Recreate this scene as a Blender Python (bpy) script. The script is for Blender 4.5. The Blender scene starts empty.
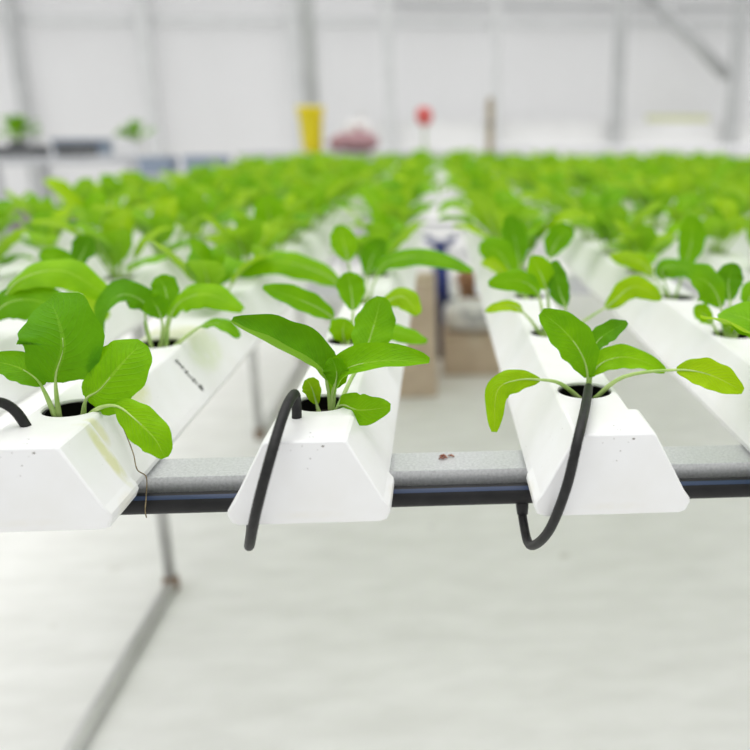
import bpy, bmesh, math, random
from mathutils import Vector, Matrix, noise

random.seed(7)
SC = bpy.context.scene
COL = SC.collection
PI = math.pi

# ------------------------------------------------------------------ materials
def mat(name, col=(.8, .8, .8), rough=.5, metal=0.0):
    m = bpy.data.materials.new(name); m.use_nodes = True
    b = m.node_tree.nodes['Principled BSDF']
    b.inputs['Base Color'].default_value = (*col, 1)
    b.inputs['Roughness'].default_value = rough
    b.inputs['Metallic'].default_value = metal
    return m

def nodes(m):
    nt = m.node_tree
    return nt, nt.nodes, nt.links, nt.nodes['Principled BSDF']

def objcoord(nt, scale=(1, 1, 1), loc=(0, 0, 0), rot=(0, 0, 0), gen='Object'):
    tc = nt.nodes.new('ShaderNodeTexCoord'); mp = nt.nodes.new('ShaderNodeMapping')
    mp.inputs['Scale'].default_value = scale; mp.inputs['Location'].default_value = loc
    mp.inputs['Rotation'].default_value = rot
    nt.links.new(tc.outputs[gen], mp.inputs['Vector'])
    return mp.outputs['Vector']

def ntex(nt, vec, scale, detail=3, rough=.55):
    n = nt.nodes.new('ShaderNodeTexNoise')
    n.inputs['Scale'].default_value = scale; n.inputs['Detail'].default_value = detail
    n.inputs['Roughness'].default_value = rough
    nt.links.new(vec, n.inputs['Vector'])
    return n.outputs['Fac']

def ramp(nt, fac, stops):
    r = nt.nodes.new('ShaderNodeValToRGB')
    e = r.color_ramp.elements
    while len(e) < len(stops): e.new(.5)
    for q, (p, c) in zip(e, stops):
        q.position = p; q.color = (*c, 1) if len(c) == 3 else c
    nt.links.new(fac, r.inputs['Fac'])
    return r.outputs['Color']

def mix(nt, fac, a, b, mode='MIX'):
    n = nt.nodes.new('ShaderNodeMix'); n.data_type = 'RGBA'; n.blend_type = mode
    for s, v in ((n.inputs['Factor'], fac), (n.inputs['A'], a), (n.inputs['B'], b)):
        if hasattr(v, 'is_output'): nt.links.new(v, s)
        elif isinstance(v, (int, float)): s.default_value = v
        else: s.default_value = (*v, 1)
    return n.outputs['Result']

def mth(nt, op, a, b=None):
    n = nt.nodes.new('ShaderNodeMath'); n.operation = op
    for s, v in zip(n.inputs, (a, b)):
        if v is None: continue
        if hasattr(v, 'is_output'): nt.links.new(v, s)
        else: s.default_value = v
    return n.outputs[0]

def bump(nt, bsdf, fac, strength=.2, dist=.001):
    n = nt.nodes.new('ShaderNodeBump'); n.inputs['Strength'].default_value = strength
    n.inputs['Distance'].default_value = dist
    nt.links.new(fac, n.inputs['Height']); nt.links.new(n.outputs['Normal'], bsdf.inputs['Normal'])

def noisy(name, c1, c2, scale=8, rough=.6, metal=0., lo=.35, hi=.65, bmp=0., bdist=.001, detail=4):
    m = mat(name, c1, rough, metal); nt, N, L, b = nodes(m)
    f = ntex(nt, objcoord(nt), scale, detail)
    L.new(ramp(nt, f, [(lo, c1), (hi, c2)]), b.inputs['Base Color'])
    if bmp: bump(nt, b, f, bmp, bdist)
    return m

def pvc(name, stain=None):
    """white rigid plastic with sparse dirt specks; stain = list of (centre, half sizes, rotation, colour)"""
    m = mat(name, (.83, .835, .84), .34); nt, N, L, b = nodes(m)
    v = objcoord(nt)
    soft = ramp(nt, ntex(nt, v, 14, 4), [(.35, (.80, .80, .785)), (.62, (.845, .85, .855))])
    sp = ntex(nt, v, 330, 1)
    cl = ntex(nt, v, 22, 2)
    speck = mth(nt, 'MULTIPLY', ramp(nt, sp, [(.72, (0, 0, 0)), (.76, (1, 1, 1))]), ramp(nt, cl, [(.55, (0, 0, 0)), (.66, (1, 1, 1))]))
    c = mix(nt, speck, soft, (.12, .10, .075))
    for cen, hs, rot, colr in stain or ():
        tc = N.new('ShaderNodeTexCoord'); mp = N.new('ShaderNodeMapping'); mp.vector_type = 'TEXTURE'
        mp.inputs['Location'].default_value = cen; mp.inputs['Scale'].default_value = hs; mp.inputs['Rotation'].default_value = rot
        L.new(tc.outputs['Object'], mp.inputs['Vector'])
        g = N.new('ShaderNodeTexGradient'); g.gradient_type = 'SPHERICAL'; L.new(mp.outputs['Vector'], g.inputs['Vector'])
        nz = ntex(nt, v, 60, 4)
        msk = mth(nt, 'MULTIPLY', g.outputs['Fac'], ramp(nt, nz, [(.32, (.25, .25, .25)), (.6, (1, 1, 1))]))
        c = mix(nt, ramp(nt, msk, [(.03, (0, 0, 0)), (.38, (.85, .85, .85))]), c, colr)
    L.new(c, b.inputs['Base Color'])
    return m

def leafmat(name, dark, light, vein, under=(.30, .50, .06)):
    m = mat(name, light, .5); nt, N, L, b = nodes(m)
    b.inputs['Specular IOR Level'].default_value = .14
    uv = N.new('ShaderNodeUVMap'); sx = N.new('ShaderNodeSeparateXYZ'); L.new(uv.outputs['UV'], sx.inputs[0])
    u = mth(nt, 'ABSOLUTE', mth(nt, 'MULTIPLY', mth(nt, 'SUBTRACT', sx.outputs['X'], .5), 2.0))
    vv = sx.outputs['Y']
    # side veins: oblique bands that bend towards the tip
    ph = mth(nt, 'SUBTRACT', mth(nt, 'MULTIPLY', vv, 44.0), mth(nt, 'MULTIPLY', u, 13.0))
    side = mth(nt, 'POWER', mth(nt, 'ABSOLUTE', mth(nt, 'COSINE', ph)), 22.0)
    side = mth(nt, 'MULTIPLY', side, mth(nt, 'SUBTRACT', 1.0, u))
    midw = mth(nt, 'MULTIPLY', mth(nt, 'SUBTRACT', 1.05, vv), .10)
    mid = mth(nt, 'LESS_THAN', u, midw)
    oi = N.new('ShaderNodeObjectInfo')
    v = objcoord(nt)
    nz = ntex(nt, v, 45, 4)
    k = mth(nt, 'ADD', mth(nt, 'MULTIPLY', mth(nt, 'ADD', mth(nt, 'MULTIPLY', mth(nt, 'SUBTRACT', nz, .5), 1.9), .5), .55), mth(nt, 'MULTIPLY', oi.outputs['Random'], .45))
    base = ramp(nt, k, [(.22, dark), (.72, light)])
    c = mix(nt, mth(nt, 'MULTIPLY', side, .16), base, vein)
    c = mix(nt, mth(nt, 'MULTIPLY', mid, .5), c, vein)
    ge = N.new('ShaderNodeNewGeometry')      # upper side is the mesh's back side; the underside is paler
    c = mix(nt, mth(nt, 'MULTIPLY', mth(nt, 'SUBTRACT', 1.0, ge.outputs['Backfacing']), .45), c, under)
    L.new(c, b.inputs['Base Color'])
    hgt = mth(nt, 'ADD', mth(nt, 'MULTIPLY', ntex(nt, v, 190, 3), .8), mth(nt, 'MULTIPLY', side, -.5))
    bump(nt, b, hgt, .6, .0022)
    tr = N.new('ShaderNodeBsdfTranslucent')
    L.new(mix(nt, .5, c, (.32, .62, .0)), tr.inputs['Color'])
    ms = N.new('ShaderNodeMixShader'); ms.inputs[0].default_value = .38
    L.new(b.outputs[0], ms.inputs[1]); L.new(tr.outputs[0], ms.inputs[2])
    L.new(ms.outputs[0], N['Material Output'].inputs['Surface'])
    return m

M = {}
STREAK = (.64, .65, .33)
M['pvc'] = pvc('white_plastic')
M['pvc_cap'] = pvc('white_cap_plastic', [((0, .002, -.052), (.075, .03, .012), (0, 0, 0), (.72, .68, .55))])
M['pvc_streak'] = pvc('streaked_white_plastic', [((.037, .019, -.024), (.016, .0085, .036), (0, -.497, 0), STREAK), ((.030, .034, -.008), (.012, .010, .016), (0, -.497, 0), (.70, .70, .45)),
    ((.028, .118, -.003), (.024, .03, .02), (0, 0, 0), (.68, .70, .42)), ((.0, .30, 0), (.05, .05, .03), (0, 0, 0), (.72, .73, .52)), ((.034, .30, -.02), (.02, .055, .03), (0, 0, 0), (.72, .76, .60))])
M['cap_streak'] = pvc('streaked_cap_plastic', [((.037, .019, -.024), (.016, .0085, .036), (0, -.497, 0), STREAK), ((0, .002, -.052), (.075, .03, .012), (0, 0, 0), (.72, .68, .55))])
M['soil'] = noisy('dark_growing_sponge', (.012, .010, .008), (.045, .036, .025), 240, .95, bmp=.8, bdist=.002)
M['cup'] = mat('black_cup_plastic', (.012, .012, .012), .5)
M['leaf0'] = leafmat('deep_green_leaf', (.038, .185, .001), (.085, .30, .001), (.20, .43, .03))
M['leaf1'] = leafmat('green_leaf', (.090, .30, .001), (.175, .44, .001), (.32, .56, .05))
M['leaf2'] = leafmat('bright_green_leaf', (.155, .40, .001), (.25, .53, .002), (.44, .66, .08))
M['leaf3'] = leafmat('yellow_green_leaf', (.25, .46, .001), (.38, .60, .003), (.58, .70, .12))
M['stalk'] = noisy('pale_green_stalk', (.30, .50, .09), (.48, .63, .22), 60, .4)
M['galv'] = noisy('galvanised_steel', (.52, .53, .54), (.68, .69, .70), 420, .42, .6, bmp=.15, bdist=.0006)
M['galv_tube'] = noisy('galvanised_tube', (.54, .54, .53), (.64, .64, .63), 12, .45, .4)
M['rust'] = noisy('rusty_joint', (.20, .12, .07), (.36, .31, .27), 60, .8)
M['pipe'] = noisy('black_pipe_plastic', (.006, .006, .007), (.012, .012, .013), 40, .5)
M['pipe'].node_tree.nodes['Principled BSDF'].inputs['Specular IOR Level'].default_value = .3
M['blue'] = mat('blue_stripe_plastic', (.012, .030, .085), .5)
M['tube'] = noisy('black_tube_rubber', (.010, .010, .010), (.020, .020, .020), 160, .5)
M['tube'].node_tree.nodes['Principled BSDF'].inputs['Specular IOR Level'].default_value = .28
M['ink'] = mat('black_ink', (.02, .02, .018), .6)
M['root'] = noisy('dry_root', (.14, .10, .05), (.30, .24, .13), 300, .9)
M['dead'] = noisy('dry_red_leaf', (.20, .05, .035), (.36, .16, .10), 300, .8)
M['dirt'] = noisy('dark_dirt', (.05, .04, .03), (.12, .10, .07), 400, .95)
M['card'] = noisy('tan_cardboard', (.52, .41, .30), (.62, .50, .38), 12, .85)
M['tape'] = mat('beige_packing_tape', (.60, .50, .38), .3)
M['sack'] = noisy('white_woven_sack', (.72, .71, .70), (.82, .81, .80), 40, .7, bmp=.3, bdist=.003)
M['print'] = mat('grey_sack_print', (.30, .31, .34), .7)
M['brown'] = noisy('brown_clay', (.36, .17, .075), (.46, .24, .12), 20, .7)
M['navy'] = mat('blue_plastic', (.025, .045, .26), .35)
M['navy_dark'] = mat('dark_blue_plastic', (.015, .02, .09), .4)
M['yellow'] = mat('yellow_plastic', (.90, .74, .01), .5)
M['pink'] = noisy('dusty_pink_cloth', (.36, .19, .21), (.47, .28, .30), 15, .8)
M['red'] = mat('red_plastic', (.68, .11, .10), .5)
M['wood'] = noisy('weathered_wood', (.42, .32, .24), (.55, .44, .36), 18, .8)
M['stake'] = mat('green_stake_plastic', (.30, .42, .16), .5)
M['column'] = noisy('grey_steel_column', (.46, .47, .47), (.54, .55, .55), 6, .55, .0)
M['column_pale'] = noisy('pale_grey_steel', (.64, .65, .65), (.70, .71, .71), 6, .55, .0)
M['white_paint'] = noisy('white_painted_block', (.86, .86, .855), (.90, .90, .895), 3, .7)
M['bench'] = noisy('grey_bench_metal', (.46, .47, .49), (.56, .57, .59), 5, .5, .2)
M['bench_white'] = noisy('white_bench_top', (.70, .70, .72), (.80, .80, .82), 5, .6)
M['tray_dark'] = noisy('dark_grey_tray', (.09, .095, .10), (.15, .155, .16), 10, .6)
M['crate_blue'] = mat('grey_blue_crate', (.30, .36, .46), .6)
M['crate_added'] = noisy('added_dull_crate', (.24, .22, .20), (.32, .30, .28), 6, .7)  # dark tone for the crates added to shade in the far bench's underside
M['tray_lime'] = mat('pale_lime_tray', (.66, .68, .42), .6)
M['box_white'] = noisy('white_box_foam', (.78, .78, .78), (.84, .84, .84), 10, .7)

# concrete floor
m = mat('pale_concrete', (.8, .8, .78), .75); nt, N, L, b = nodes(m)
v = objcoord(nt)
big = ntex(nt, v, 1.6, 5, .6); med = ntex(nt, objcoord(nt, (1.0, 2.6, 1)), 7, 4); fine = ntex(nt, v, 70, 3)
c = ramp(nt, big, [(.3, (.735, .735, .715)), (.65, (.83, .83, .815))])
c = mix(nt, .55, c, ramp(nt, med, [(.3, (.70, .70, .68)), (.66, (.85, .85, .84))]))
c = mix(nt, mth(nt, 'MULTIPLY', ramp(nt, ntex(nt, v, 9, 1), [(.74, (0, 0, 0)), (.78, (1, 1, 1))]), .5), c, (.42, .40, .35))
L.new(c, b.inputs['Base Color']); bump(nt, b, fine, .1, .001)
M['floor'] = m

# translucent greenhouse film
m = mat('greenhouse_film', (.70, .70, .70), .6); nt, N, L, b = nodes(m)
v = objcoord(nt)
c = ramp(nt, ntex(nt, objcoord(nt, (.7, 1, .35)), 1.1, 3), [(.3, (.80, .80, .80)), (.7, (.87, .87, .875))])
L.new(c, b.inputs['Base Color'])
tr = N.new('ShaderNodeBsdfTranslucent'); tr.inputs['Color'].default_value = (.92, .92, .92, 1)
ms = N.new('ShaderNodeMixShader'); ms.inputs[0].default_value = .5
L.new(b.outputs[0], ms.inputs[1]); L.new(tr.outputs[0], ms.inputs[2])
L.new(ms.outputs[0], N['Material Output'].inputs['Surface'])
M['film'] = m

# ------------------------------------------------------------------ mesh helpers
class MB:
    def __init__(s): s.bm = bmesh.new(); s.mats = []; s.uv = s.bm.loops.layers.uv.new('UVMap')
    def mi(s, m):
        if m not in s.mats: s.mats.append(m)
        return s.mats.index(m)
    def box(s, lo, hi, m, bev=0.0, rot=None, about=None):
        lo, hi = Vector(lo), Vector(hi); c = (lo + hi) / 2; d = hi - lo
        r = bmesh.ops.create_cube(s.bm, size=1.0)
        vs = r['verts']
        for v in vs: v.co = Vector((v.co.x * d.x, v.co.y * d.y, v.co.z * d.z)) + c
        if bev:
            es = list({e for v in vs for e in v.link_edges})
            q = bmesh.ops.bevel(s.bm, geom=es, offset=bev, segments=2, affect='EDGES', profile=.5)
            vs = list({v for f in q['faces'] for v in f.verts} | {v for v in vs if v.is_valid})
        fs = {f for v in vs for f in v.link_faces}
        for f in fs: f.material_index = s.mi(m); f.smooth = False
        if rot is not None:
            p = Vector(about) if about is not None else c
            for v in vs: v.co = p + rot @ (v.co - p)
        return vs
    def ring(s, c, t, r, n, up):
        t = t.normalized(); a = t.cross(up)
        if a.length < 1e-6: a = t.cross(Vector((1, 0, 0)))
        a.normalize(); b2 = a.cross(t)
        rx, ry = (r if isinstance(r, tuple) else (r, r))
        return [s.bm.verts.new(c + a * (math.cos(2 * PI * k / n) * rx) + b2 * (math.sin(2 * PI * k / n) * ry)) for k in range(n)]
    def tube(s, pts, r, m, n=12, cap=True, up=Vector((0.13, .21, 1))):
        pts = [Vector(p) for p in pts]; R = r if isinstance(r, list) else [r] * len(pts)
        rings = []
        for i, p in enumerate(pts):
            t = pts[min(i + 1, len(pts) - 1)] - pts[max(i - 1, 0)]
            rings.append(s.ring(p, t, R[i], n, up))
        k = s.mi(m)
        for A, B in zip(rings, rings[1:]):
            for j in range(n):
                f = s.bm.faces.new((A[j], A[(j + 1) % n], B[(j + 1) % n], B[j])); f.smooth = True; f.material_index = k
        if cap:
            for rr in (rings[0], rings[-1]):
                f = s.bm.faces.new(rr); f.material_index = k
        return rings
    def lathe(s, prof, m, n=24, c=(0, 0, 0), cap=True):
        c = Vector(c); rs = []
        for r, z in prof:
            rs.append([s.bm.verts.new(c + Vector((r * math.cos(2 * PI * j / n), r * math.sin(2 * PI * j / n), z))) for j in range(n)])
        k = s.mi(m)
        for A, B in zip(rs, rs[1:]):
            for j in range(n):
                f = s.bm.faces.new((A[j], A[(j + 1) % n], B[(j + 1) % n], B[j])); f.smooth = True; f.material_index = k
        if cap:
            for q in (rs[0], rs[-1]): f = s.bm.faces.new(q); f.material_index = k
    def prism(s, prof, y0, y1, m, c0=True, c1=True, smooth=False):
        """profile of (x, z) swept along y"""
        k = s.mi(m)
        A = [s.bm.verts.new((x, y0, z)) for x, z in prof]; B = [s.bm.verts.new((x, y1, z)) for x, z in prof]
        n = len(prof)
        for j in range(n):
            f = s.bm.faces.new((A[j], A[(j + 1) % n], B[(j + 1) % n], B[j])); f.material_index = k; f.smooth = smooth
        if c0: f = s.bm.faces.new(A); f.material_index = k
        if c1: f = s.bm.faces.new(B); f.material_index = k
    def face(s, pts, m, smooth=False):
        f = s.bm.faces.new([s.bm.verts.new(p) for p in pts]); f.material_index = s.mi(m); f.smooth = smooth
        return f
    def mesh(s, name, fix=True):
        if fix: bmesh.ops.recalc_face_normals(s.bm, faces=s.bm.faces)
        me = bpy.data.meshes.new(name); s.bm.to_mesh(me); s.bm.free()
        for q in s.mats: me.materials.append(q)
        return me
    def build(s, name, parent=None, loc=(0, 0, 0), fix=True):
        o = bpy.data.objects.new(name, s.mesh(name, fix)); COL.objects.link(o); o.location = loc
        if parent is not None: o.parent = parent
        return o

def tag(o, label=None, cat=None, group=None, kind=None):
    if label: o['label'] = label
    if cat: o['category'] = cat
    if group: o['group'] = group
    if kind: o['kind'] = kind
    return o

def empty(name, loc, label=None, cat=None, group=None):
    o = bpy.data.objects.new(name, None); COL.objects.link(o); o.location = loc; o.empty_display_size = .05
    return tag(o, label, cat, group)

def spline(pts, n):
    """Catmull-Rom through the points, n samples"""
    P = [Vector(p) for p in pts]; P = [P[0] * 2 - P[1]] + P + [P[-1] * 2 - P[-2]]
    seg = len(P) - 3; out = []
    for i in range(n):
        t = i / (n - 1) * seg; k = min(int(t), seg - 1); u = t - k
        a, b, c, d = P[k:k + 4]
        out.append(.5 * ((2 * b) + (c - a) * u + (2 * a - 5 * b + 4 * c - d) * u * u + (3 * b - a - 3 * c + d) * u ** 3))
    return out

ORD = ['first', 'second', 'third', 'fourth', 'fifth', 'sixth', 'seventh', 'eighth', 'ninth', 'tenth', 'eleventh', 'twelfth', 'thirteenth', 'fourteenth', 'fifteenth',
       'sixteenth', 'seventeenth', 'eighteenth', 'nineteenth', 'twentieth', 'twenty-first', 'twenty-second', 'twenty-third', 'twenty-fourth']
HERO = {
    ('A', 1): [
        [[[-116,-1,-100],[-119,22,117],[-102,34,264],[-12,17,471],[-65,120,663],[-208,330,776]],[[-99,-14,4],[-99,-13,9],[-94,-5,34],[-98,-11,13],[-87,-28,-40],[-74,-35,-58]],300,25,30,0],
        [[[60,-4,-100],[126,-47,78],[259,-91,169],[442,-64,369],[565,49,492]],[[-88,34,33],[-72,40,57],[-62,42,66],[-73,40,55],[-76,39,52]],245,-15,25,1],
        [[[75,-4,-100],[249,-132,33],[416,-214,73],[585,-347,15],[749,-456,-102],[812,-481,-241]],[[-43,41,80],[-27,42,86],[23,40,89],[57,33,75],[78,27,57],[91,19,36]],135,-20,36,2],
        [[[-140,1,-100],[-213,45,103],[-287,83,213],[-438,119,301],[-681,150,352]],[[-81,-58,-10],[-78,-60,-17],[-59,-69,-42],[-33,-75,-57],[-22,-77,-60]],130,30,35,1],
    ],
    ('A', 2): [
        [[[-82,1,-100],[-153,107,185],[-137,103,381],[-295,10,493],[-421,-149,387],[-468,-269,117]],[[-76,-65,1],[-78,-62,10],[-71,-69,-13],[14,-86,-50],[65,-76,-4],[69,-72,10]],190,20,30,0],
        [[[49,-2,-100],[83,112,181],[182,184,371],[480,148,457],[845,19,314]],[[-83,56,-7],[-81,59,5],[-46,71,53],[16,72,68],[40,68,61]],165,-20,30,2],
        [[[79,-2,-100],[303,-99,83],[492,-139,201],[681,-187,220],[855,-235,97]],[[-30,91,29],[-28,91,31],[-12,92,37],[26,89,37],[43,86,28]],90,20,45,1],
        [[[-1,0,-100],[50,-3,176],[20,-1,350],[-50,18,468]],[[-97,-5,23],[-99,-9,10],[-94,-20,-27],[-86,-26,-44]],130,30,45,1],
        [[[-21,1,-100],[44,185,206],[8,329,470],[-79,396,604]],[[-97,-14,21],[-98,-18,9],[-94,-27,-20],[-85,-34,-41]],140,20,40,1],
    ],
    ('W', 2): [
        [[[95,1,-100],[271,126,304],[481,235,606],[887,334,676],[1320,343,380]],[[-69,72,10],[-66,73,16],[-41,80,44],[21,80,56],[47,75,46]],210,-20,36,2],
        [[[95,1,-100],[218,52,220],[420,96,410],[718,80,420],[971,-25,267]],[[-82,55,18],[-74,59,33],[-31,67,68],[29,64,71],[54,59,60]],220,-15,25,1],
        [[[75,1,-100],[63,180,265],[30,354,487]],[[-100,5,-6],[-99,4,-10],[-99,2,-16]],160,20,40,1],
    ],
    ('W', 3): [
        [[[140,1,-100],[320,-133,44],[460,-258,7],[731,-388,-91]],[[-39,66,64],[-5,67,74],[42,62,67],[41,62,67]],170,-20,20,3],
        [[[140,3,-100],[100,95,338],[5,151,503],[-189,149,628]],[[-89,-45,6],[-88,-48,-4],[-65,-62,-45],[-49,-66,-57]],170,20,35,1],
        [[[140,3,-100],[179,204,369],[261,328,624],[339,373,791]],[[-97,24,0],[-96,26,7],[-92,31,24],[-89,34,32]],180,20,40,0],
    ],
    ('B', 1): [
        [[[64,-1,-100],[42,8,176],[-54,-1,333],[-317,-59,503],[-623,-72,672]],[[-55,-81,21],[-54,-84,12],[-38,-92,-12],[-29,-94,-18],[-29,-94,-18]],240,95,26,0],
        [[[72,-1,-100],[98,-30,130],[218,-72,293],[521,-152,373],[844,-235,375]],[[-69,71,-10],[-64,77,8],[-27,85,45],[0,86,52],[9,85,52]],165,60,16,1],
        [[[80,-1,-100],[172,-132,17],[309,-227,6],[548,-312,54]],[[-57,40,72],[-14,42,90],[5,42,91],[-8,42,90]],125,-15,22,2],
        [[[-29,1,-100],[-74,32,90],[-122,79,166]],[[-97,-1,-23],[-95,-4,-32],[-87,-9,-49]],75,20,20,3],
        [[[96,-1,-100],[192,224,90],[288,387,235],[372,574,458],[439,703,694]],[[-93,23,27],[-92,25,32],[-93,24,29],[-96,21,20],[-96,21,18]],175,-15,50,1],
        [[[65,-1,-100],[116,-46,151],[131,-54,265],[95,-21,368]],[[-93,33,16],[-94,32,13],[-96,23,-16],[-91,16,-37]],110,30,30,1],
    ],
    ('B', 2): [
        [[[-53,-1,-100],[-124,0,181],[-278,-48,338],[-530,-135,481],[-782,-192,584]],[[-87,-49,-7],[-80,-55,-26],[-49,-66,-57],[-35,-69,-63],[-31,-70,-65]],125,20,30,1],
        [[[-33,-1,-100],[-47,-90,108],[-12,-74,238]],[[-100,-3,-2],[-99,0,11],[-96,5,27]],140,30,20,2],
        [[[18,-2,-100],[183,3,50],[451,-44,89],[796,-154,6]],[[-54,70,47],[-28,73,62],[15,72,68],[29,70,65]],105,-20,35,1],
        [[[18,-2,-100],[271,161,245],[532,191,403],[717,28,246]],[[-73,59,34],[-63,62,46],[10,66,74],[68,55,49]],130,-20,40,3],
        [[[-23,0,-100],[30,184,201],[8,329,468],[-30,379,628]],[[-97,-15,18],[-98,-18,9],[-97,-23,-7],[-96,-25,-15]],150,20,40,1],
    ],
    ('B', 3): [
        [[[-34,-2,-100],[-149,7,201],[-213,80,567],[-310,234,921]],[[-92,-29,-27],[-95,-26,-17],[-96,-25,-14],[-95,-26,-18]],170,20,60,2],
        [[[16,-3,-100],[122,64,239],[302,121,468],[807,26,540],[1350,-119,382]],[[-78,63,8],[-73,66,20],[-28,75,60],[15,74,65],[31,72,62]],155,-15,30,1],
        [[[-34,-2,-100],[-245,55,130],[-580,142,347],[-1089,131,480],[-1561,95,328]],[[-68,-60,-42],[-60,-63,-49],[-37,-69,-63],[0,-73,-68],[24,-73,-64]],190,-20,30,2],
        [[[-9,-2,-100],[11,194,230],[86,357,511],[243,406,708]],[[-95,31,-6],[-94,34,2],[-87,41,28],[-74,46,48]],160,20,40,0],
    ],
    ('C', 1): [
        [[[-10,1,-100],[-198,-31,64],[-359,-68,113],[-567,-132,136],[-730,-184,65],[-763,-332,-224]],[[-63,-32,-71],[-48,-36,-80],[-12,-41,-90],[20,-42,-88],[88,-31,-35],[98,-22,-3]],105,-25,42,3],
        [[[64,-1,-100],[301,-66,124],[671,-189,212],[920,-272,199],[1185,-365,83]],[[-59,49,64],[-34,51,79],[0,51,86],[32,48,82],[46,45,76]],125,20,52,3],
        [[[39,-1,-100],[66,33,125],[199,58,235],[418,106,234],[680,58,131]],[[-89,45,-1],[-81,52,26],[-29,63,72],[21,61,77],[39,58,72]],110,25,22,2],
        [[[22,-1,-100],[14,-16,157],[-54,1,339],[-183,36,498],[-357,89,637]],[[-100,-8,1],[-98,-12,-13],[-87,-22,-44],[-72,-29,-63],[-65,-31,-69]],165,25,20,1],
        [[[31,-1,-100],[62,113,179],[118,215,322],[224,256,413],[397,291,497]],[[-87,48,-5],[-86,50,1],[-75,58,31],[-48,65,59],[-39,66,64]],100,30,35,0],
    ],
    ('C', 2): [
        [[[-69,1,-100],[-92,16,209],[-158,35,430],[-339,30,550],[-665,-7,529]],[[-99,-13,-3],[-98,-15,-11],[-81,-29,-52],[-17,-44,-88],[8,-45,-89]],125,-15,45,1],
        [[[-5,0,-100],[149,-9,211],[99,120,422],[66,315,712]],[[-85,35,38],[-95,28,12],[-96,18,-22],[-97,19,-18]],115,20,42,0],
        [[[-37,1,-100],[-7,189,280],[-79,172,554],[-201,164,780]],[[-96,-26,14],[-96,-29,3],[-90,-37,-24],[-84,-41,-35]],150,25,50,2],
        [[[69,-1,-100],[326,8,96],[626,44,279],[884,82,463],[1162,-32,352]],[[-57,43,70],[-54,43,72],[-53,43,73],[-8,45,89],[44,39,80]],125,-10,46,3],
        [[[-69,2,-100],[-238,-61,163],[-429,-69,306],[-703,-105,264]],[[-74,-58,-34],[-66,-61,-44],[-19,-71,-67],[13,-73,-67]],70,10,45,3],
    ],
    ('C', 3): [
        [[[-32,1,-100],[-213,45,244],[-392,107,549],[-651,106,629]],[[-87,-32,-37],[-86,-33,-38],[-66,-42,-63],[-29,-50,-82]],210,-15,30,1],
        [[[46,-1,-100],[222,87,338],[372,183,688],[575,164,843]],[[-85,48,22],[-85,48,23],[-75,53,41],[-51,58,63]],180,20,45,1],
        [[[-6,0,-100],[-96,180,300],[-163,338,673],[-236,438,989]],[[-97,-17,-17],[-98,-16,-15],[-98,-16,-15],[-97,-17,-17]],170,20,40,0],
        [[[20,0,-100],[-185,-88,85],[-443,-62,394],[-634,-55,446]],[[-56,-64,-52],[-65,-62,-45],[-57,-64,-51],[-26,-71,-66]],100,20,40,3],
    ],
    ('D', 2): [
        [[[-69,0,-100],[-129,1,186],[-208,14,418],[-356,-15,571],[-531,-103,588]],[[-94,-32,-9],[-93,-34,-14],[-82,-42,-38],[-38,-56,-74],[3,-60,-80]],220,-25,35,1],
        [[[-111,0,-100],[-235,-16,106],[-350,-14,225],[-432,12,294]],[[-85,-27,-46],[-79,-29,-53],[-69,-33,-64],[-67,-34,-66]],100,20,35,2],
        [[[-59,-1,-100],[-57,-21,126],[-82,3,270]],[[-99,15,-1],[-99,13,-9],[-98,9,-20]],105,20,20,2],
        [[[-6,-1,-100],[22,199,249],[34,352,481],[113,406,677]],[[-95,32,-4],[-95,32,-5],[-93,35,8],[-88,40,25]],150,20,40,0],
        [[[15,-1,-100],[146,67,254],[255,114,435],[614,115,516]],[[-78,61,13],[-76,63,18],[-39,72,57],[-15,73,66]],150,-20,35,1],
    ],
    ('D', 3): [
        [[[-79,4,-100],[-190,35,215],[-198,40,369],[121,-108,364],[310,-285,164]],[[-79,45,-43],[-81,47,-36],[-23,73,64],[45,67,59],[70,59,39]],160,-20,25,1],
        [[[-53,3,-100],[100,153,322],[223,298,690],[203,393,1002]],[[-93,28,25],[-93,28,24],[-97,23,7],[-98,17,-12]],180,20,35,1],
        [[[-53,3,-100],[-295,82,208],[-483,161,430],[-881,148,513]],[[-72,-59,-37],[-71,-59,-38],[-44,-67,-60],[-19,-71,-67]],150,-20,40,3],
    ],
}# ------------------------------------------------------------------ plants
def leaf_width(s):
    return max(.0, math.sin(PI * min(1, s) ** 1.04)) ** .58

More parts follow.
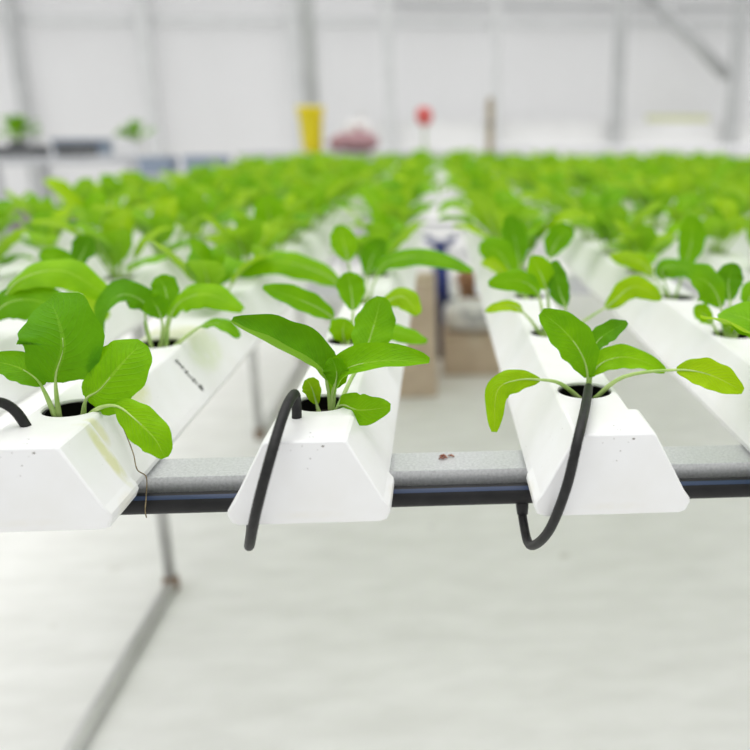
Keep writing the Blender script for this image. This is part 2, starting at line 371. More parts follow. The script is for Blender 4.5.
def leaf_geom(mb, path, sides, hw, cup, t0, m, ns=22, nc=11, ruffle=.0011, seed=0):
    n = 40
    P = spline(path, n); S = spline(sides, n)
    rows = []
    for i in range(ns + 1):
        s = i / ns; t = t0 + (1 - t0) * s; f = t * (n - 1); k = min(int(f), n - 2); u = f - k
        p = P[k].lerp(P[k + 1], u); tg = (P[k + 1] - P[max(k - 1, 0)]).normalized()
        sd = S[k].lerp(S[k + 1], u); sd = (sd - tg * sd.dot(tg)).normalized()
        nr = sd.cross(tg).normalized()
        w = hw * leaf_width(.02 + .96 * s)
        row = []
        for j in range(nc):
            a = -1 + 2 * j / (nc - 1)
            wave = noise.noise(Vector((s * 5 + seed * 3.7, a * 2.1, seed))) * ruffle * 1.6 * (.25 + a * a) + math.sin(s * 19 + seed + (2 if a > 0 else 0)) * ruffle * a * a * .55
            wob = 1 + .05 * math.sin(s * 23 + seed * 2 + a)
            ang = abs(cup) * 1.5 * abs(a)
            x = math.copysign(math.sin(ang) / (abs(cup) * 1.5 + 1e-6), a) if abs(cup) > .02 else a
            z = (1 - math.cos(ang)) / (abs(cup) * 1.5 + 1e-6) * math.copysign(1, cup) if abs(cup) > .02 else 0
            row.append((mb.bm.verts.new(p + sd * (x * w * wob) + nr * (wave - z * w)), j / (nc - 1), s))
        rows.append(row)
    k = mb.mi(m)
    for A, B in zip(rows, rows[1:]):
        for j in range(nc - 1):
            q = (A[j], A[j + 1], B[j + 1], B[j])
            f = mb.bm.faces.new([x[0] for x in q]); f.smooth = True; f.material_index = k
            for lp, x in zip(f.loops, q): lp[mb.uv].uv = (x[1], x[2])

def stalk_geom(mb, path, sides, hw, t0, m, n=6, r0=.0024):
    P = spline(path, 40)
    e = int((t0 + (1 - t0) * .55) * 39); b = int(t0 * 39)
    pts = P[0:e + 1:2]; k = len(pts)
    R = [max(.00035, r0 * (1 - .5 * min(1, i * 2 / max(1, b))) * (1 if i * 2 <= b else max(.18, 1 - (i * 2 - b) / max(1, e - b)))) for i in range(k)]
    mb.tube(pts, R, m, n)

SM = M['stalk']
def cup_part(parent, data=[]):
    if not data:
        b = MB()
        b.lathe([(.0202, -.0028), (.0209, -.0028), (.0195, -.030), (.0, -.030)], M['cup'], 20, cap=False)
        b.lathe([(.0198, -.013), (.012, -.012), (.004, -.011), (.0, -.0105)], M['soil'], 20, cap=False)
        data.append(b.mesh('root_plug'))
    o = bpy.data.objects.new('root_plug', data[0]); COL.objects.link(o); o.parent = parent
    return o

def make_plant(name, loc, leaves, seed=0):
    root = empty(name, loc)
    cup_part(root)
    for q, (pts, sides, hw, cup, t0, tone) in enumerate(leaves):
        b = MB(); leaf_geom(b, pts, sides, hw, cup, t0, M['leaf%d' % tone], seed=seed + q * 1.7)
        lf = b.build('leaf', root, fix=False)
        c = MB(); stalk_geom(c, pts, sides, hw, t0, SM)
        st = c.build('stalk', lf)
    return root

def rand_leaves(rng, n=6, big=1.0):
    out = []; a0 = rng.uniform(0, 2 * PI)
    for k in range(n):
        az = a0 + k * 2.4 + rng.uniform(-.35, .35)
        inner = k / n
        L = rng.uniform(.088, .128) * (1 - .25 * inner) * big
        el = math.radians(rng.uniform(26, 52) + 36 * inner)
        droop = rng.uniform(.5, 1.5) * (1 - .45 * inner)
        d = Vector((math.cos(az), math.sin(az), 0)); sd = Vector((-math.sin(az), math.cos(az), 0))
        p = d * .004 + Vector((0, 0, -.010)); pts = [p.copy()]; e = el + .25
        for s in range(5):
            p = p + (d * math.cos(e) + Vector((0, 0, math.sin(e)))) * (L / 5); pts.append(p.copy()); e -= droop * (.10 + .12 * s)
        tw = rng.uniform(-.35, .35)
        sides = [(sd * math.cos(tw) + Vector((0, 0, math.sin(tw)))) for _ in pts]
        tone = rng.choice([1, 1, 2, 2, 3, 3]) if k < n - 1 else 2
        out.append((pts, sides, rng.uniform(.0175, .0245) * big, rng.choice([.3, .2, .45, -.15]), rng.uniform(.30, .42), tone))
    return out

def copy_tree(o, parent=None):
    c = o.copy(); COL.objects.link(c)
    if parent is not None: c.parent = parent
    for ch in o.children: copy_tree(ch, c)
    return c

# ------------------------------------------------------------------ troughs
# names a viewer can find: A carries the algae streak, B the tube hanging past its face, C the tube that loops back to the pipe
TROUGHS = [  # x, short name used in the seedlings' labels
    (-.848, 'third trough left of the algae-streaked one'),
    (-.658, 'second trough left of the algae-streaked one'),
    (-.4676, 'first trough left of the algae-streaked one'),
    (-.2815, 'the algae-streaked trough'),
    (-.0925, 'the trough with the hanging tube'),
    (.1175, 'the trough with the looping tube'),
    (.308, 'first trough right of the looping tube'),
    (.498, 'second trough right of the looping tube'),
    (.688, 'third trough right of the looping tube'),
    (.878, 'fourth trough right of the looping tube'),
    (1.068, 'fifth trough right of the looping tube'),
    (1.258, 'sixth trough right of the looping tube'),
    (1.448, 'seventh trough right of the looping tube'),
    (1.638, 'eighth trough right of the looping tube'),
]
TOP = .70; PITCH = .2; Y_FRONT = .510; NH = 24
def hole_y(ti, i):
    y = .60 + .2005 * i
    if ti == 5: y += .018
    return y

PROFILE = [(-.0255, 0), (-.0490, -.044), (-.0515, -.050), (-.0500, -.0555), (-.0480, -.057), (.0480, -.057), (.0500, -.0555), (.0515, -.050), (.0490, -.044), (.0255, 0)]

def trough_mesh(ys, y0, y1, m, hr=.0218):
    b = MB(); bm = b.bm; k = b.mi(m); w = .0240; n = 32
    # the plain part of the profile (everything but the top face), with a softened top edge
    prof = [(.0240, 0), (.0252, -.0006), (.0263, -.0022), (.0490, -.044), (.0515, -.050), (.0500, -.0555), (.0480, -.057), (-.0480, -.057), (-.0500, -.0555), (-.0515, -.050), (-.0490, -.044), (-.0263, -.0022), (-.0252, -.0006), (-.0240, 0)]
    A = [bm.verts.new((x, y0, z)) for x, z in prof]; B = [bm.verts.new((x, y1, z)) for x, z in prof]
    for j in range(len(prof) - 1):
        f = bm.faces.new((A[j], B[j], B[j + 1], A[j + 1])); f.material_index = k; f.smooth = j in (0, 1, 11, 12)
    edge = y0
    for y in ys:
        b.face([(-w, edge, 0), (w, edge, 0), (w, y - w, 0), (-w, y - w, 0)], m); edge = y + w
        ci = []; sq = []; lo = []; dn = []
        for j in range(n):
            a = 2 * PI * (j + .5) / n; cx, cy = math.cos(a), math.sin(a)
            q = max(abs(cx), abs(cy))
            sq.append(bm.verts.new((w * cx / q, y + w * cy / q, 0)))
            ci.append(bm.verts.new(((hr + .0007) * cx, y + (hr + .0007) * cy, 0)))
            lo.append(bm.verts.new((hr * cx, y + hr * cy, -.0007))); dn.append(bm.verts.new((hr * cx, y + hr * cy, -.0026)))
        corners = {}
        for j in range(n):
            j2 = (j + 1) % n
            for Q, R2 in ((sq, ci), (ci, lo), (lo, dn)):
                f = bm.faces.new((Q[j], Q[j2], R2[j2], R2[j])); f.material_index = k; f.smooth = Q is not sq
            a = 2 * PI * (j + 1) / n
            if abs(abs(math.cos(a)) - abs(math.sin(a))) < 1e-6:      # fill the square's corner
                c = bm.verts.new((math.copysign(w, math.cos(a)), y + math.copysign(w, math.sin(a)), 0))
                f = bm.faces.new((sq[j], c, sq[j2])); f.material_index = k
    b.face([(-w, edge, 0), (w, edge, 0), (w, y1, 0), (-w, y1, 0)], m)
    bmesh.ops.remove_doubles(bm, verts=bm.verts, dist=2e-5)
    return b

def end_cap(parent, y0, y1, m, front=True):
    """moulded cap that sleeves over the channel's end"""
    b = MB(); g = .0024
    pr = [(.0262, g), (.0285, g - .0014), (.0515, -.0425), (.0556, -.0480), (.0562, -.0515), (.0535, -.0575), (.0490, -.0592)]
    pr = pr + [(-x, z) for x, z in reversed(pr)]
    bm = b.bm; k = b.mi(m); r = .0022
    face_y, lip = (y0, y1) if front else (y1, y0); sgn = 1 if front else -1
    cz = -.028
    rows = []
    for yy, sc in ((face_y, .955), (face_y + sgn * .0007, .985), (face_y + sgn * r, 1.0), (lip, 1.0)):
        rows.append([bm.verts.new((x * (1 - (1 - sc) * .8), yy, cz + (z - cz) * sc)) for x, z in pr])
    inner = [bm.verts.new((x * .955, lip, cz + (z - cz) * .955)) for x, z in pr]
    rows.append(inner)
    n = len(pr)
    for A, B in zip(rows, rows[1:]):
        for j in range(n):
            f = bm.faces.new((A[j], A[(j + 1) % n], B[(j + 1) % n], B[j])); f.material_index = k
            f.smooth = A in (rows[0], rows[1])
    f = bm.faces.new(rows[0]); f.material_index = k
    return b.build('end_cap', parent)

troughs = []
TL = ['white growing trough along the far outer edge of the bench, third past the algae-streaked one',
      'white growing trough second along from the algae-streaked one, away from the wide gap',
      'white growing trough next to the algae-streaked one, on the side without the wide gap',
      'white growing trough with a yellow-green algae streak and black print on its sloping side',
      'white growing trough with a black tube hanging straight down in front of its end',
      'white growing trough whose black tube loops back up to the pipe, beside the wide gap']
for ti, (x, short) in enumerate(TROUGHS):
    y1 = .60 + .2005 * NH - .06
    first = 0
    ys = [hole_y(ti, i) - .535 for i in range(NH)]
    mt = M['pvc_streak'] if ti == 3 else M['pvc']
    tb = trough_mesh(ys, 0, y1 - .535, mt)
    t = tb.build('growing_trough', None, (x, .535, TOP))
    tag(t, TL[ti] if ti < 6 else 'white growing trough, ' + short.replace('trough right', 'one to the right').replace('the looping tube', 'the one with the looping tube'), 'trough', 'white growing troughs on the bench')
    ec = end_cap(t, Y_FRONT - .535, .026, M['cap_streak'] if ti == 3 else M['pvc_cap'])
    if ti == 5: ec.location.x = .0028
    troughs.append(t)

# illegible black batch print running down the streaked trough's side, twice
def printed_mark(parent, yc, seed):
    rg = random.Random(seed); b = MB()
    A = Vector((.0263, 0, -.0022)); D = Vector((.0490, 0, -.044)) - A; nrm = Vector((-D.z, 0, D.x)).normalized()
    if nrm.x < 0: nrm = -nrm
    def pt(s, y): return A + D * s + nrm * .00035 + Vector((0, y, 0))
    s = .10
    while s < .74:
        ln = rg.uniform(.025, .06); wy = rg.uniform(.0014, .0042); off = rg.uniform(-.0012, .0012) + yc + s * .012
        b.face([pt(s, off - wy), pt(s, off + wy), pt(s + ln, off + wy * rg.uniform(.4, 1)), pt(s + ln, off - wy * rg.uniform(.4, 1))], M['ink'])
        s += ln + rg.uniform(.012, .03)
    o = yc + .011
    b.face([pt(.80, o - .003), pt(.79, o + .003), pt(.86, o + .005), pt(.95, o + .002), pt(.93, o - .001), pt(.88, o - .002)], M['ink'])
    return b.build('printed_mark', parent)
tag(printed_mark(troughs[3], .2205, 3), 'black printed marks')
tag(printed_mark(troughs[3], .640, 5), 'black printed marks')

# ------------------------------------------------------------------ bench frame, pipe, tubes
fr = empty('bench_frame', (.35, .613, 0), 'galvanised steel bench frame of cross rails, legs and floor rails carrying the white troughs', 'bench frame')
def part(o): o.location = Vector(o.location) - fr.location; return o
XL, XR = -.562, 1.34
YR = [.613, 1.495, 2.36, 3.20, 4.05, 4.90]
for y, xa, xb in [(YR[0], -.93, 1.73)] + [(q, -.93, -.045) for q in YR[1:]] + [(q, .068, 1.73) for q in YR[1:]]:
    b = MB(); w2 = .019
    # channel section, open below, with rolled lips
    b.prism([(-w2, .0), (-w2 + .0015, .0015 - .0015), (w2, .0), (w2, -.030), (w2 - .003, -.030), (w2 - .003, -.003), (-w2 + .003, -.003), (-w2 + .003, -.030), (-w2, -.030)], xa, xb, M['galv'])
    for v in b.bm.verts: v.co = Vector((v.co.y, v.co.x, v.co.z))
    part(b.build('cross_rail', fr, (0, y, .6425)))
for x in (XL, XR):
    for y in YR:
        b = MB(); b.tube([(0, 0, .030), (0, 0, .6125)], .0120, M['galv_tube'], 16)
        part(b.build('leg', fr, (x, y, 0)))
        b = MB(); b.lathe([(.0, .0), (.0165, .001), (.0172, .016), (.016, .030), (.0125, .034)], M['rust'], 16, cap=False)
        jo = part(b.build('elbow_joint', fr, (x, y, 0))); tag(jo, 'brown rusty elbow joint')
    for ya, yb in ((.55, 1.495), (2.36, 3.20), (4.05, 4.90)):
        b = MB(); b.tube([(x, ya, .0137), (x, yb, .0137)], .0128, M['galv_tube'], 16)
        part(b.build('floor_rail', fr))

pz = .6245
pipe = empty('water_pipe', (.35, .5853, pz), 'black water pipe with a thin blue line, fixed along the front rail', 'pipe')
b = MB(); b.tube([(-1.35, 0, 0), (-.5, 0, 0), (.3, 0, 0), (1.4, 0, 0)], .0083, M['pipe'], 24); b.build('pipe_body', pipe)
b = MB()
for s0, s1 in ((22, 48),):
    a = [math.radians(180 - 90 + s0), math.radians(180 - 90 + s1)]
    for q in range(4):
        t0, t1 = a[0] + (a[1] - a[0]) * q / 4, a[0] + (a[1] - a[0]) * (q + 1) / 4
        r = .00845
        b.face([(-1.349, r * math.cos(t0), r * math.sin(t0)), (1.399, r * math.cos(t0), r * math.sin(t0)), (1.399, r * math.cos(t1), r * math.sin(t1)), (-1.349, r * math.cos(t1), r * math.sin(t1))], M['blue'], True)
tag(b.build('blue_line', pipe), 'blue line')

def drip_tube(pts, label, fit_at):
    root = empty('drip_tube', pts[0], label, 'tube', 'black drip tubes feeding the troughs')
    b = MB(); b.tube(spline(pts, 70), .0036, M['tube'], 14)
    o = b.build('tube', root); o.location = -Vector(pts[0])
    c = MB(); p = Vector(fit_at)
    c.tube([p + Vector((0, .002, .004)), p, p + Vector((0, -.003, -.007))], [.0052, .0052, .0044], M['pipe'], 14)
    f = c.build('fitting', root); f.location = -Vector(pts[0])
drip_tube([(.0637, .5835, .6150), (.0639, .577, .604), (.0659, .545, .600), (.0747, .512, .628), (.0839, .496, .6684), (.0915, .4985, .7035), (.1036, .540, .7110), (.1150, .590, .7085), (.1190, .609, .704), (.1200, .616, .690)],
          'black drip tube looping from the pipe up over the trough end and into its hole', (.0637, .5835, .6150))
drip_tube([(-.1060, .5585, .692), (-.1052, .5585, .703), (-.1046, .5575, .716), (-.1043, .548, .7235), (-.1063, .520, .7195), (-.1122, .490, .6964), (-.123, .488, .662), (-.136, .513, .6240), (-.1440, .552, .6165), (-.1500, .580, .6165)],
          'black drip tube hanging straight down past a trough end without a visible loop', (-.1500, .5815, .6165))
drip_tube([(-.2935, .5545, .692), (-.2945, .5535, .703), (-.3000, .552, .7155), (-.3060, .546, .7228), (-.3123, .532, .7240), (-.322, .508, .7160), (-.335, .490, .6899), (-.350, .500, .6504), (-.362, .540, .6250), (-.366, .580, .6165)],
          'black drip tube bending down into the top of the algae-streaked trough', (-.366, .5815, .6165))

# small debris on the bench
b = MB(); rg = random.Random(4)
for q in range(5):
    c = Vector((rg.uniform(-.006, .006), rg.uniform(-.003, .003), .0006)); r = rg.uniform(.0015, .003)
    b.tube([c + Vector((-r, rg.uniform(-r, r), 0)), c + Vector((0, 0, .0009)), c + Vector((r, rg.uniform(-r, r), 0))], [.0004, .0010, .0004], M['dead'], 6)
tag(b.build('dried_leaf', None, (.0025, .6195, .6426)), 'crumpled reddish dried leaf bits lying on the galvanised rail', 'dried leaf')
rt = [(-.2500, .598, .7009), (-.2415, .590, .6830), (-.2335, .580, .6690), (-.2290, .572, .6590), (-.2262, .580, .6490), (-.2262, .5745, .6350), (-.2290, .5765, .6230), (-.2290, .5770, .6165)]
b = MB(); b.tube(spline([Vector(p) - Vector(rt[0]) for p in rt], 50), .00045, M['root'], 6)
tag(b.build('root_strand', None, rt[0]), 'thin dry root strand draped down the algae-streaked trough side to the pipe', 'root')

# ------------------------------------------------------------------ camera (also tells which seedlings the frame shows)
PITCH_C, YAW = math.atan(.30), math.atan(54 / 800 * math.cos(math.atan(.30)))
EYE = Vector((0, 0, .9))
Fw = Vector((math.cos(PITCH_C) * math.sin(YAW), math.cos(PITCH_C) * math.cos(YAW), -math.sin(PITCH_C)))
Rt = Vector((math.cos(YAW), -math.sin(YAW), 0)); Up = Rt.cross(Fw)
cd = bpy.data.cameras.new('camera'); cam = bpy.data.objects.new('camera', cd); COL.objects.link(cam)
cam.matrix_world = Matrix((Rt, Up, -Fw)).transposed().to_4x4(); cam.location = EYE
cd.sensor_width = 36; cd.sensor_fit = 'HORIZONTAL'; cd.lens = 800 / 750 * 36
cd.shift_x = -115 / 750
cd.clip_start = .02; cd.clip_end = 200
cd.dof.use_dof = True; cd.dof.focus_distance = .60; cd.dof.aperture_fstop = 3.3
SC.camera = cam

# ------------------------------------------------------------------ seedlings
HERO_LABEL = {
    ('A', 1): 'large seedling with a big dark leaf, front hole of the algae-streaked trough',
    ('A', 2): 'seedling with a curled-over leaf, second hole of the algae-streaked trough',
    ('B', 1): 'seedling with a boat-shaped leaf, front hole of the trough with the hanging tube',
    ('C', 1): 'seedling with long pale stalks spread sideways, over the end of the looping tube',
}
IDX = {'W': 2, 'A': 3, 'B': 4, 'C': 5, 'D': 6}
done = set()
GROUP = 'leafy green seedlings in the trough holes'
for (k, r), lv in HERO.items():
    ti = IDX[k]; i = r - 1; done.add((ti, i))
    leaves = [([Vector(p) * 1e-4 for p in q], [Vector(p) * .01 for p in sd], hw * 1e-4, cup / 100, t0 / 100, tone) for q, sd, hw, cup, t0, tone in lv]
    loc = Vector((TROUGHS[ti][0], hole_y(ti, i), TOP))
    p = make_plant('leafy_seedling', loc, leaves, seed=ti * 10 + i)
    short = TROUGHS[ti][1]
    tag(p, HERO_LABEL.get((k, r), 'seedling in the %s hole from the front, %s' % (ORD[i], short)), 'seedling', GROUP)

rng = random.Random(21)
protos = []; lowmesh = []
for q in range(9):
    lv = rand_leaves(rng, 8 + q % 2, rng.uniform(.92, 1.08))
    protos.append(lv)
    b = MB()
    b.lathe([(.0195, -.004), (.0200, -.004), (.0190, -.014), (.0, -.010)], M['soil'], 12, cap=False)
    for w, (pts, sides, hw, cup, t0, tone) in enumerate(lv):
        leaf_geom(b, pts, sides, hw, cup, t0, M['leaf%d' % tone], ns=8, nc=5, seed=q + w)
        stalk_geom(b, pts, sides, hw, t0, SM, 5)
    lowmesh.append(b.mesh('leafy_seedling', fix=False))
first = {}
def seen(P, pad):
    q = P - EYE; z = q.dot(Fw)
    if z < .3: return False
    u = 490 + 800 * q.dot(Rt) / z; v = 375 - 800 * q.dot(Up) / z
    s = pad * 800 / z
    return -s < u < 750 + s and v < 750 + s
count = len(done)
for pad, i, ti in [(q, i, t) for q in (.05, .62) for i in range(NH) for t in range(len(TROUGHS))]:   # those in the frame, then their neighbours beside it
        x, short = TROUGHS[ti]
        if (ti, i) in done: continue
        loc = Vector((x, hole_y(ti, i), TOP))
        if not seen(loc + Vector((0, 0, .04)), pad): continue
        done.add((ti, i))
        v = rng.randrange(9); rz = rng.uniform(0, 2 * PI); sc = rng.uniform(.9, 1.12) * (1.08 if i < 4 else 1.22) * (1.16 if ti in (4, 5) and i > 7 else 1)
        if i <= 7:
            if v in first: o = copy_tree(first[v])
            else: o = first[v] = make_plant('leafy_seedling', loc, protos[v], seed=v)
        else:
            o = bpy.data.objects.new('leafy_seedling', lowmesh[v]); COL.objects.link(o)
        o.location = loc; o.rotation_euler = (0, 0, rz); o.scale = (sc, sc, sc)
        for ch in o.children:
            if ch.name.startswith('root_plug'): ch.scale = (1 / sc, 1 / sc, 1 / sc)
        tag(o, 'seedling in the %s hole from the front, %s' % (ORD[i], short), 'seedling', GROUP); count += 1
print('SEEDLINGS', count)

# ------------------------------------------------------------------ under the bench
def carton(loc, size, label, name='cardboard_box', rz=0):
    root = empty(name, loc, label, 'box'); root.rotation_euler = (0, 0, rz); sx, sy, sz = size
    b = MB(); b.box((-sx / 2, -sy / 2, 0), (sx / 2, sy / 2, sz), M['card'], .006); b.build('body', root)
    for s in (-1, 1):
        b = MB(); b.box((-sx / 2 + .004, s * sy / 4 - sy / 4 + .003, sz + .0005), (sx / 2 - .004, s * sy / 4 + sy / 4 - .003, sz + .0045), M['card'], .001); b.build('flap', root)
    b = MB(); b.box((-.024, -sy / 2 - .0012, sz * .72), (.024, -sy / 2 + .0005, sz), M['tape']); b.box((-.024, -sy / 2 - .0012, sz + .0046), (.024, sy / 2, sz + .0056), M['tape']); b.build('tape_strip', root)
    return root
carton((-.137, 2.88, 0), (.250, .30, .40), 'tall tan cardboard box on the floor under the wide gap')
carton((.135, 3.11, 0), (.250, .24, .155), 'low tan cardboard box on the floor with a white sack on top')
root = empty('fertilizer_sack', (.135, 3.11, .1612), 'plump white sack with grey print lying on the low cardboard box', 'sack')
b = MB(); nx, ny = 14, 10
vs = bmesh.ops.create_uvsphere(b.bm, u_segments=28, v_segments=16, radius=1)['verts']
for v in vs:
    c = v.co; f = lambda t, e: math.copysign(abs(t) ** e, t)
    zz = f(c.z, .8) * .056 + .056
    v.co = Vector((f(c.x, .55) * .118, f(c.y, .55) * .105, max(0, zz + .005 * noise.noise(c * 2.3))))
for f in b.bm.faces: f.smooth = True
b.mi(M['sack']); b.build('bag', root)
b = MB()
for row, (z0, z1, xs) in enumerate([(.072, .094, [(-.05, .065)]), (.044, .060, [(-.03, .02), (.03, .075)])]):
    for xa, xb in xs:
        q = 6
        for j in range(q):
            x0, x1 = xa + (xb - xa) * j / q, xa + (xb - xa) * (j + .86) / q
            def sy(z): return -.1055 * (1 - (abs(z - .056) / .06) ** 2.4) ** .36 - .0015
            b.face([(x0, sy(z0), z0), (x1, sy(z0), z0), (x1, sy(z1), z1), (x0, sy(z1), z1)], M['print'])
o = b.build('printed_panel', root); tag(o, 'grey printing')
# blue pump sprayer
root = empty('pump_sprayer', (.010, 3.30, 0), 'blue pump sprayer with a T-shaped handle standing behind the cardboard boxes', 'sprayer')
b = MB(); b.lathe([(.0, 0), (.060, .0), (.064, .01), (.064, .22), (.058, .245), (.034, .262), (.0, .264)], M['navy_dark'], 28, cap=False); b.build('tank', root)
b = MB(); b.lathe([(.0, .262), (.034, .262), (.034, .40), (.026, .405), (.026, .462), (.0, .464)], M['navy'], 24, cap=False); b.build('pump_barrel', root)
b = MB(); b.tube(spline([(-.062, 0, .500), (-.04, 0, .482), (0, 0, .474), (.04, 0, .482), (.062, 0, .500)], 14), .014, M['navy'], 12); b.build('handle', root)
root = empty('clay_pot', (.195, 3.46, 0), 'brown clay pot standing on the floor behind the white sack', 'pot')
b = MB(); b.lathe([(.0, 0), (.085, 0), (.112, .27), (.120, .275), (.120, .325), (.106, .325), (.100, .28), (.0, .27)], M['brown'], 28, cap=False); b.build('pot', root)

# ------------------------------------------------------------------ background benches and things
def bench(loc, size, label, top, legs=3):
    root = empty('potting_bench', loc, label, 'bench'); sx, sy, h = size
    b = MB(); b.box((-sx / 2, -sy / 2, h - .05), (sx / 2, sy / 2, h), top, .006); b.build('bench_top', root)
    for k in range(legs):
        x = -sx / 2 + .06 + (sx - .12) * k / (legs - 1)
        for y in (-sy / 2 + .05, sy / 2 - .05):
            b = MB(); b.box((x - .02, y - .02, 0), (x + .02, y + .02, h - .05), M['bench'], .003); b.build('leg', root)
    b = MB()
    for y in (-sy / 2 + .05, sy / 2 - .05): b.box((-sx / 2 + .06, y - .012, .20), (sx / 2 - .06, y + .012, .23), M['bench'])
    b.build('stretcher', root)
    return root
bench((-.55, 6.3, 0), (1.7, .7, .78), 'grey metal bench behind the crop holding the yellow bin and pink sack', M['bench'])
bench((2.45, 6.6, 0), (4.0, .8, .82), 'long white empty bench behind the crop, beside the wooden stake', M['bench_white'], 4)
bench((-2.95, 6.1, 0), (1.9, .8, .76), 'grey bench crowded with dark trays, beyond the outermost trough', M['bench'])

root = empty('bin', (-.895, 6.1, .7805), 'tapered yellow plastic bin standing beside the grey column', 'bin')
b = MB(); b.lathe([(.0, 0), (.062, .0), (.068, .006), (.088, .29), (.099, .292), (.101, .315), (.090, .317), (.084, .285), (.060, .02), (.0, .02)], M['yellow'], 28, cap=False); b.build('body', root)
b = MB(); b.tube([(.095 * math.cos(t), .095 * math.sin(t), .252) for t in [2 * PI * k / 30 for k in range(31)]], .006, M['yellow'], 8); b.build('rim_band', root)

def softbag(name, loc, r, m, label, cat, seed=0, tie=None):
    root = empty(name, loc, label, cat); b = MB()
    vs = bmesh.ops.create_uvsphere(b.bm, u_segments=24, v_segments=14, radius=1)['verts']
    for v in vs:
        c = v.co; g = lambda t, e: math.copysign(abs(t) ** e, t)
        z = r[2] + g(c.z, .75) * r[2]
        v.co = Vector((g(c.x, .65) * r[0], g(c.y, .65) * r[1], max(0, z + .02 * noise.noise(c * 1.9 + Vector((seed, 0, 0))))))
    for f in b.bm.faces: f.smooth = True
    b.mi(m); b.build('bag', root)
    b = MB(); b.lathe([(.02, 0), (.012, .015), (.018, .035), (.03, .06), (.0, .05)], m, 12, (r[0] * .2, 0, 2 * r[2] - .012), cap=False); b.build('tied_neck', root)
softbag('cloth_sack', (-.600, 6.15, .7805), (.18, .15, .068), M['pink'], 'dusty pink cloth sack lying beside the yellow bin', 'sack', 3)
softbag('cloth_sack', (-.585, 6.46, .7805), (.11, .10, .115), M['sack'], 'pale white sack standing behind the dusty pink one', 'sack', 8)
root = empty('marker_post', (-.086, 6.30, .7805), 'small red round marker on a slim green post', 'marker')
b = MB(); b.lathe([(.0, 0), (.045, 0), (.045, .012), (.009, .018), (.007, .20), (.0, .20)], M['stake'], 16, cap=False); b.build('post', root)
b = MB(); b.lathe([(.0, .185), (.03, .19), (.058, .225), (.064, .262), (.052, .30), (.025, .318), (.0, .322)], M['red'], 20, cap=False); b.build('marker_head', root)
root = empty('wooden_stake', (.352, 5.45, 0), 'upright weathered wooden stake at the far end of the crop', 'stake')
b = MB(); b.box((-.024, -.018, 0), (.024, .018, 1.10), M['wood'], .003); q = b.box((-.024, -.018, 1.1005), (.024, .018, 1.135), M['wood'])
for v in q:
    if v.co.z > 1.12: v.co.x *= .35
b.build('shaft', root)
b = MB(); b.box((-.027, -.0205, .96), (.027, .0205, .985), M['rust']); b.build('wire_band', root)

def crate(loc, size, m, label, name='seed_tray', cat='tray', rz=0, rim=.012):
    root = empty(name, loc, label, cat); root.rotation_euler = (0, 0, rz); sx, sy, h = size; t = .008
    b = MB(); b.box((-sx / 2, -sy / 2, 0), (sx / 2, sy / 2, t), m)
    for s in (-1, 1):
        b.box((s * sx / 2 - (t if s > 0 else 0), -sy / 2, t), (s * sx / 2 + (t if s < 0 else 0), sy / 2, h), m)
        b.box((-sx / 2 + t, s * sy / 2 - (t if s > 0 else 0), t), (sx / 2 - t, s * sy / 2 + (t if s < 0 else 0), h), m)
    b.build('body', root)
    b = MB()
    for s in (-1, 1):
        b.box((s * (sx / 2 + .004) - .006, -sy / 2 - .01, h), (s * (sx / 2 + .004) + .006, sy / 2 + .01, h + rim), m)
        b.box((-sx / 2, s * (sy / 2 + .004) - .006, h), (sx / 2, s * (sy / 2 + .004) + .006, h + rim), m)
    b.build('rim', root)
    return root
BT = .7605
crate((-2.86, 5.90, BT), (.30, .25, .055), M['tray_dark'], 'dark grey seed tray nearest the outer end of the crowded bench')
crate((-2.47, 5.90, BT), (.20, .25, .075), M['tray_dark'], 'dark grey seed tray in the middle of the crowded bench, taller than its neighbour', rz=.1)
crate((-2.12, 5.92, BT), (.16, .2, .085), M['box_white'], 'white foam box on the crowded bench', 'foam_box', 'box')
crate((-2.60, 6.33, BT), (.36, .2, .10), M['crate_blue'], 'grey-blue crate at the back of the crowded bench', 'crate', 'crate')
# low steel trolley with bluish crates to the right of the crowded bench
bench((-1.62, 5.43, 0), (.62, .40, .66), 'small low bench carrying two grey-blue crates beside the crowded bench', M['bench'], 2)
crate((-1.78, 5.43, .6605), (.18, .2, .09), M['crate_blue'], 'grey-blue crate on the small low bench, nearer the crowded bench', 'crate', 'crate')
crate((-1.47, 5.43, .6605), (.24, .2, .10), M['crate_blue'], 'wider grey-blue crate on the small low bench, nearer the yellow bin', 'crate', 'crate')

def bushy(loc, r, n, label, seed):
    root = empty('potted_plant', loc, label, 'potted plant'); rg = random.Random(seed)
    b = MB(); b.lathe([(.0, 0), (.045, 0), (.062, .085), (.066, .087), (.066, .10), (.055, .10), (.0, .085)], M['tray_dark'], 18, cap=False); b.build('pot', root)
    b = MB()
    for q in range(n):
        az, el = rg.uniform(0, 2 * PI), rg.uniform(.3, 1.45); L = r * rg.uniform(.7, 1.1)
        d = Vector((math.cos(az) * math.cos(el), math.sin(az) * math.cos(el), math.sin(el)))
        p0 = Vector((0, 0, .095)); pts = [p0, p0 + d * L * .4, p0 + d * L * .75, p0 + d * L + Vector((0, 0, -.15 * L))]
        leaf_geom(b, pts, [Vector((-math.sin(az), math.cos(az), .2))] * 4, L * .2, .2, .35, M['leaf1'], 6, 5, seed=q)
        stalk_geom(b, pts, None, 0, .35, SM, 5, .003)
    tag(b.build('foliage', root, fix=False), None, None, None, 'stuff')
crate((-2.80, 5.95, 0), (.46, .34, .40), M['crate_added'], 'added grey-brown crate darkening the floor under the outer half of the crowded bench', 'crate', 'crate')  # this crate and the next are added to darken the space below the bench
crate((-2.28, 5.95, 0), (.40, .34, .34), M['crate_added'], 'added grey-brown crate darkening the floor under the inner half of the crowded bench', 'crate', 'crate')
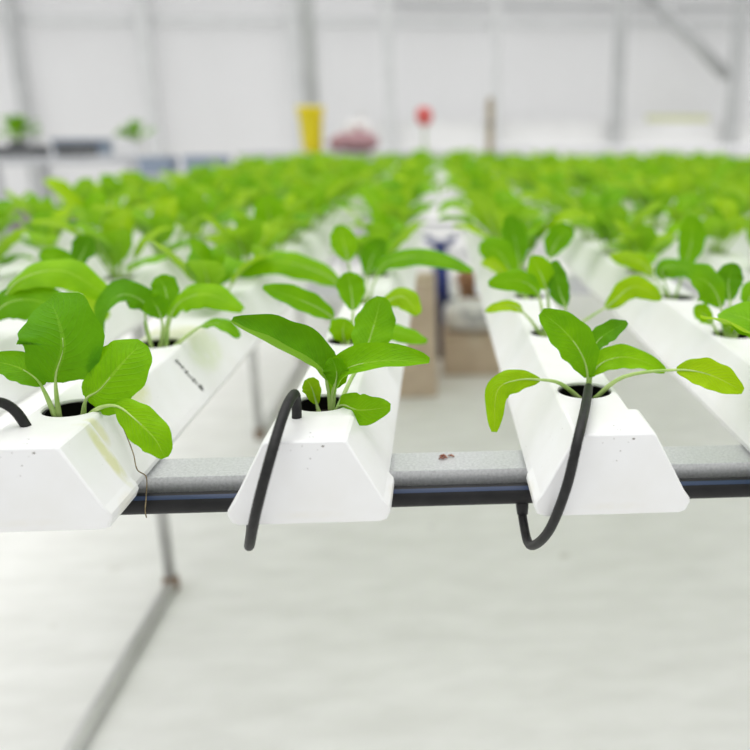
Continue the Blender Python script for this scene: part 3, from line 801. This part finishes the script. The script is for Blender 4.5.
bushy((-3.05, 6.30, BT), .22, 26, 'bushy green potted plant at the outer end of the crowded bench', 5)
bushy((-2.20, 6.30, BT), .17, 22, 'small green potted plant at the back of the crowded bench', 6)
crate((3.10, 10.62, 1.0605), (.78, .16, .07), M['tray_lime'], 'pale lime planter tray on the white plinth near the braced column', 'planter_tray', 'tray')

# ------------------------------------------------------------------ the setting
b = MB(); b.box((-9, -4, -.06), (9, 13, 0), M['floor']); tag(b.build('floor'), 'pale concrete floor', None, None, 'structure')
b = MB(); b.box((-9, 11.05, 0), (9, 11.08, 5.2), M['film']); tag(b.build('wall_back'), 'translucent greenhouse film wall', None, None, 'structure')
b = MB(); b.box((-.9, 10.5, 0), (9, 10.98, 1.03), M['white_paint'], .01); b.box((-.95, 10.46, 1.0305), (9, 10.99, 1.06), M['white_paint'], .008)
tag(b.build('trim_1'), 'low white plinth along the back wall', None, None, 'structure')
n_ = 2
def column(x, y, w, m, h=5.0, d=None):
    global n_
    d = d or w; b = MB(); b.box((x - w / 2, y - d / 2, 0.0), (x + w / 2, y + d / 2, h), m, .004)
    tag(b.build('trim_%d' % n_), 'grey greenhouse column', None, None, 'structure'); n_ += 1
def rail(x0, x1, z, h, m, y=11.0):
    global n_
    b = MB(); b.box((x0, y - .03, z - h / 2), (x1, y + .03, z + h / 2), m, .004)
    tag(b.build('trim_%d' % n_), 'grey horizontal wall rail', None, None, 'structure'); n_ += 1
column(-.985, 6.85, .115, M['column'])
for x, w, m in ((-5.12, .14, M['column']), (-3.57, .14, M['column_pale']), (-1.75, .10, M['column_pale']), (-.55, .12, M['column_pale']), (.75, .09, M['column_pale']), (2.26, .15, M['column']), (3.74, .17, M['column']), (5.25, .15, M['column'])):
    column(x, 10.38 if x > -.95 else 10.9, w, m, d=.10)
rail(-9, 9, 2.26, .09, M['column_pale']); rail(-.7, 9, 2.46, .05, M['column']); rail(-9, 9, 2.66, .07, M['column_pale'])
b = MB(); d = Vector((.98, 0, -.86)).normalized(); p0, p1 = Vector((2.62, 10.72, 2.62)), Vector((3.74, 10.72, 1.62))
b.tube([p0, p1], .085, M['column'], 10); tag(b.build('trim_%d' % n_), 'grey diagonal brace', None, None, 'structure')

# ------------------------------------------------------------------ light: an overcast sky through the greenhouse cover, soft sun
w = bpy.data.worlds.new('world'); SC.world = w; w.use_nodes = True
nt = w.node_tree; bg = nt.nodes['Background']
tc = nt.nodes.new('ShaderNodeTexCoord'); sx = nt.nodes.new('ShaderNodeSeparateXYZ'); nt.links.new(tc.outputs['Generated'], sx.inputs[0])
rp = nt.nodes.new('ShaderNodeValToRGB'); e = rp.color_ramp.elements
e[0].position = 0.0; e[0].color = (.62, .63, .64, 1); e[1].position = .9; e[1].color = (1.0, 1.0, .99, 1)
nt.links.new(sx.outputs['Z'], rp.inputs['Fac']); nt.links.new(rp.outputs['Color'], bg.inputs['Color'])
bg.inputs['Strength'].default_value = 1.0
sd = bpy.data.lights.new('sun', 'SUN'); sd.energy = 1.5; sd.angle = math.radians(60); sd.color = (1, .985, .96)
so = bpy.data.objects.new('sun', sd); COL.objects.link(so); so.rotation_euler = (math.radians(-6), math.radians(-6), 0)

SC.view_settings.view_transform = 'Standard'; SC.view_settings.look = 'None'
SC.view_settings.gamma = 1.0; SC.view_settings.use_curve_mapping = False
SC.view_settings.exposure = .08
SC.cycles.max_bounces = 10; SC.cycles.transmission_bounces = 6; SC.cycles.diffuse_bounces = 6
SC.cycles.use_denoising = True
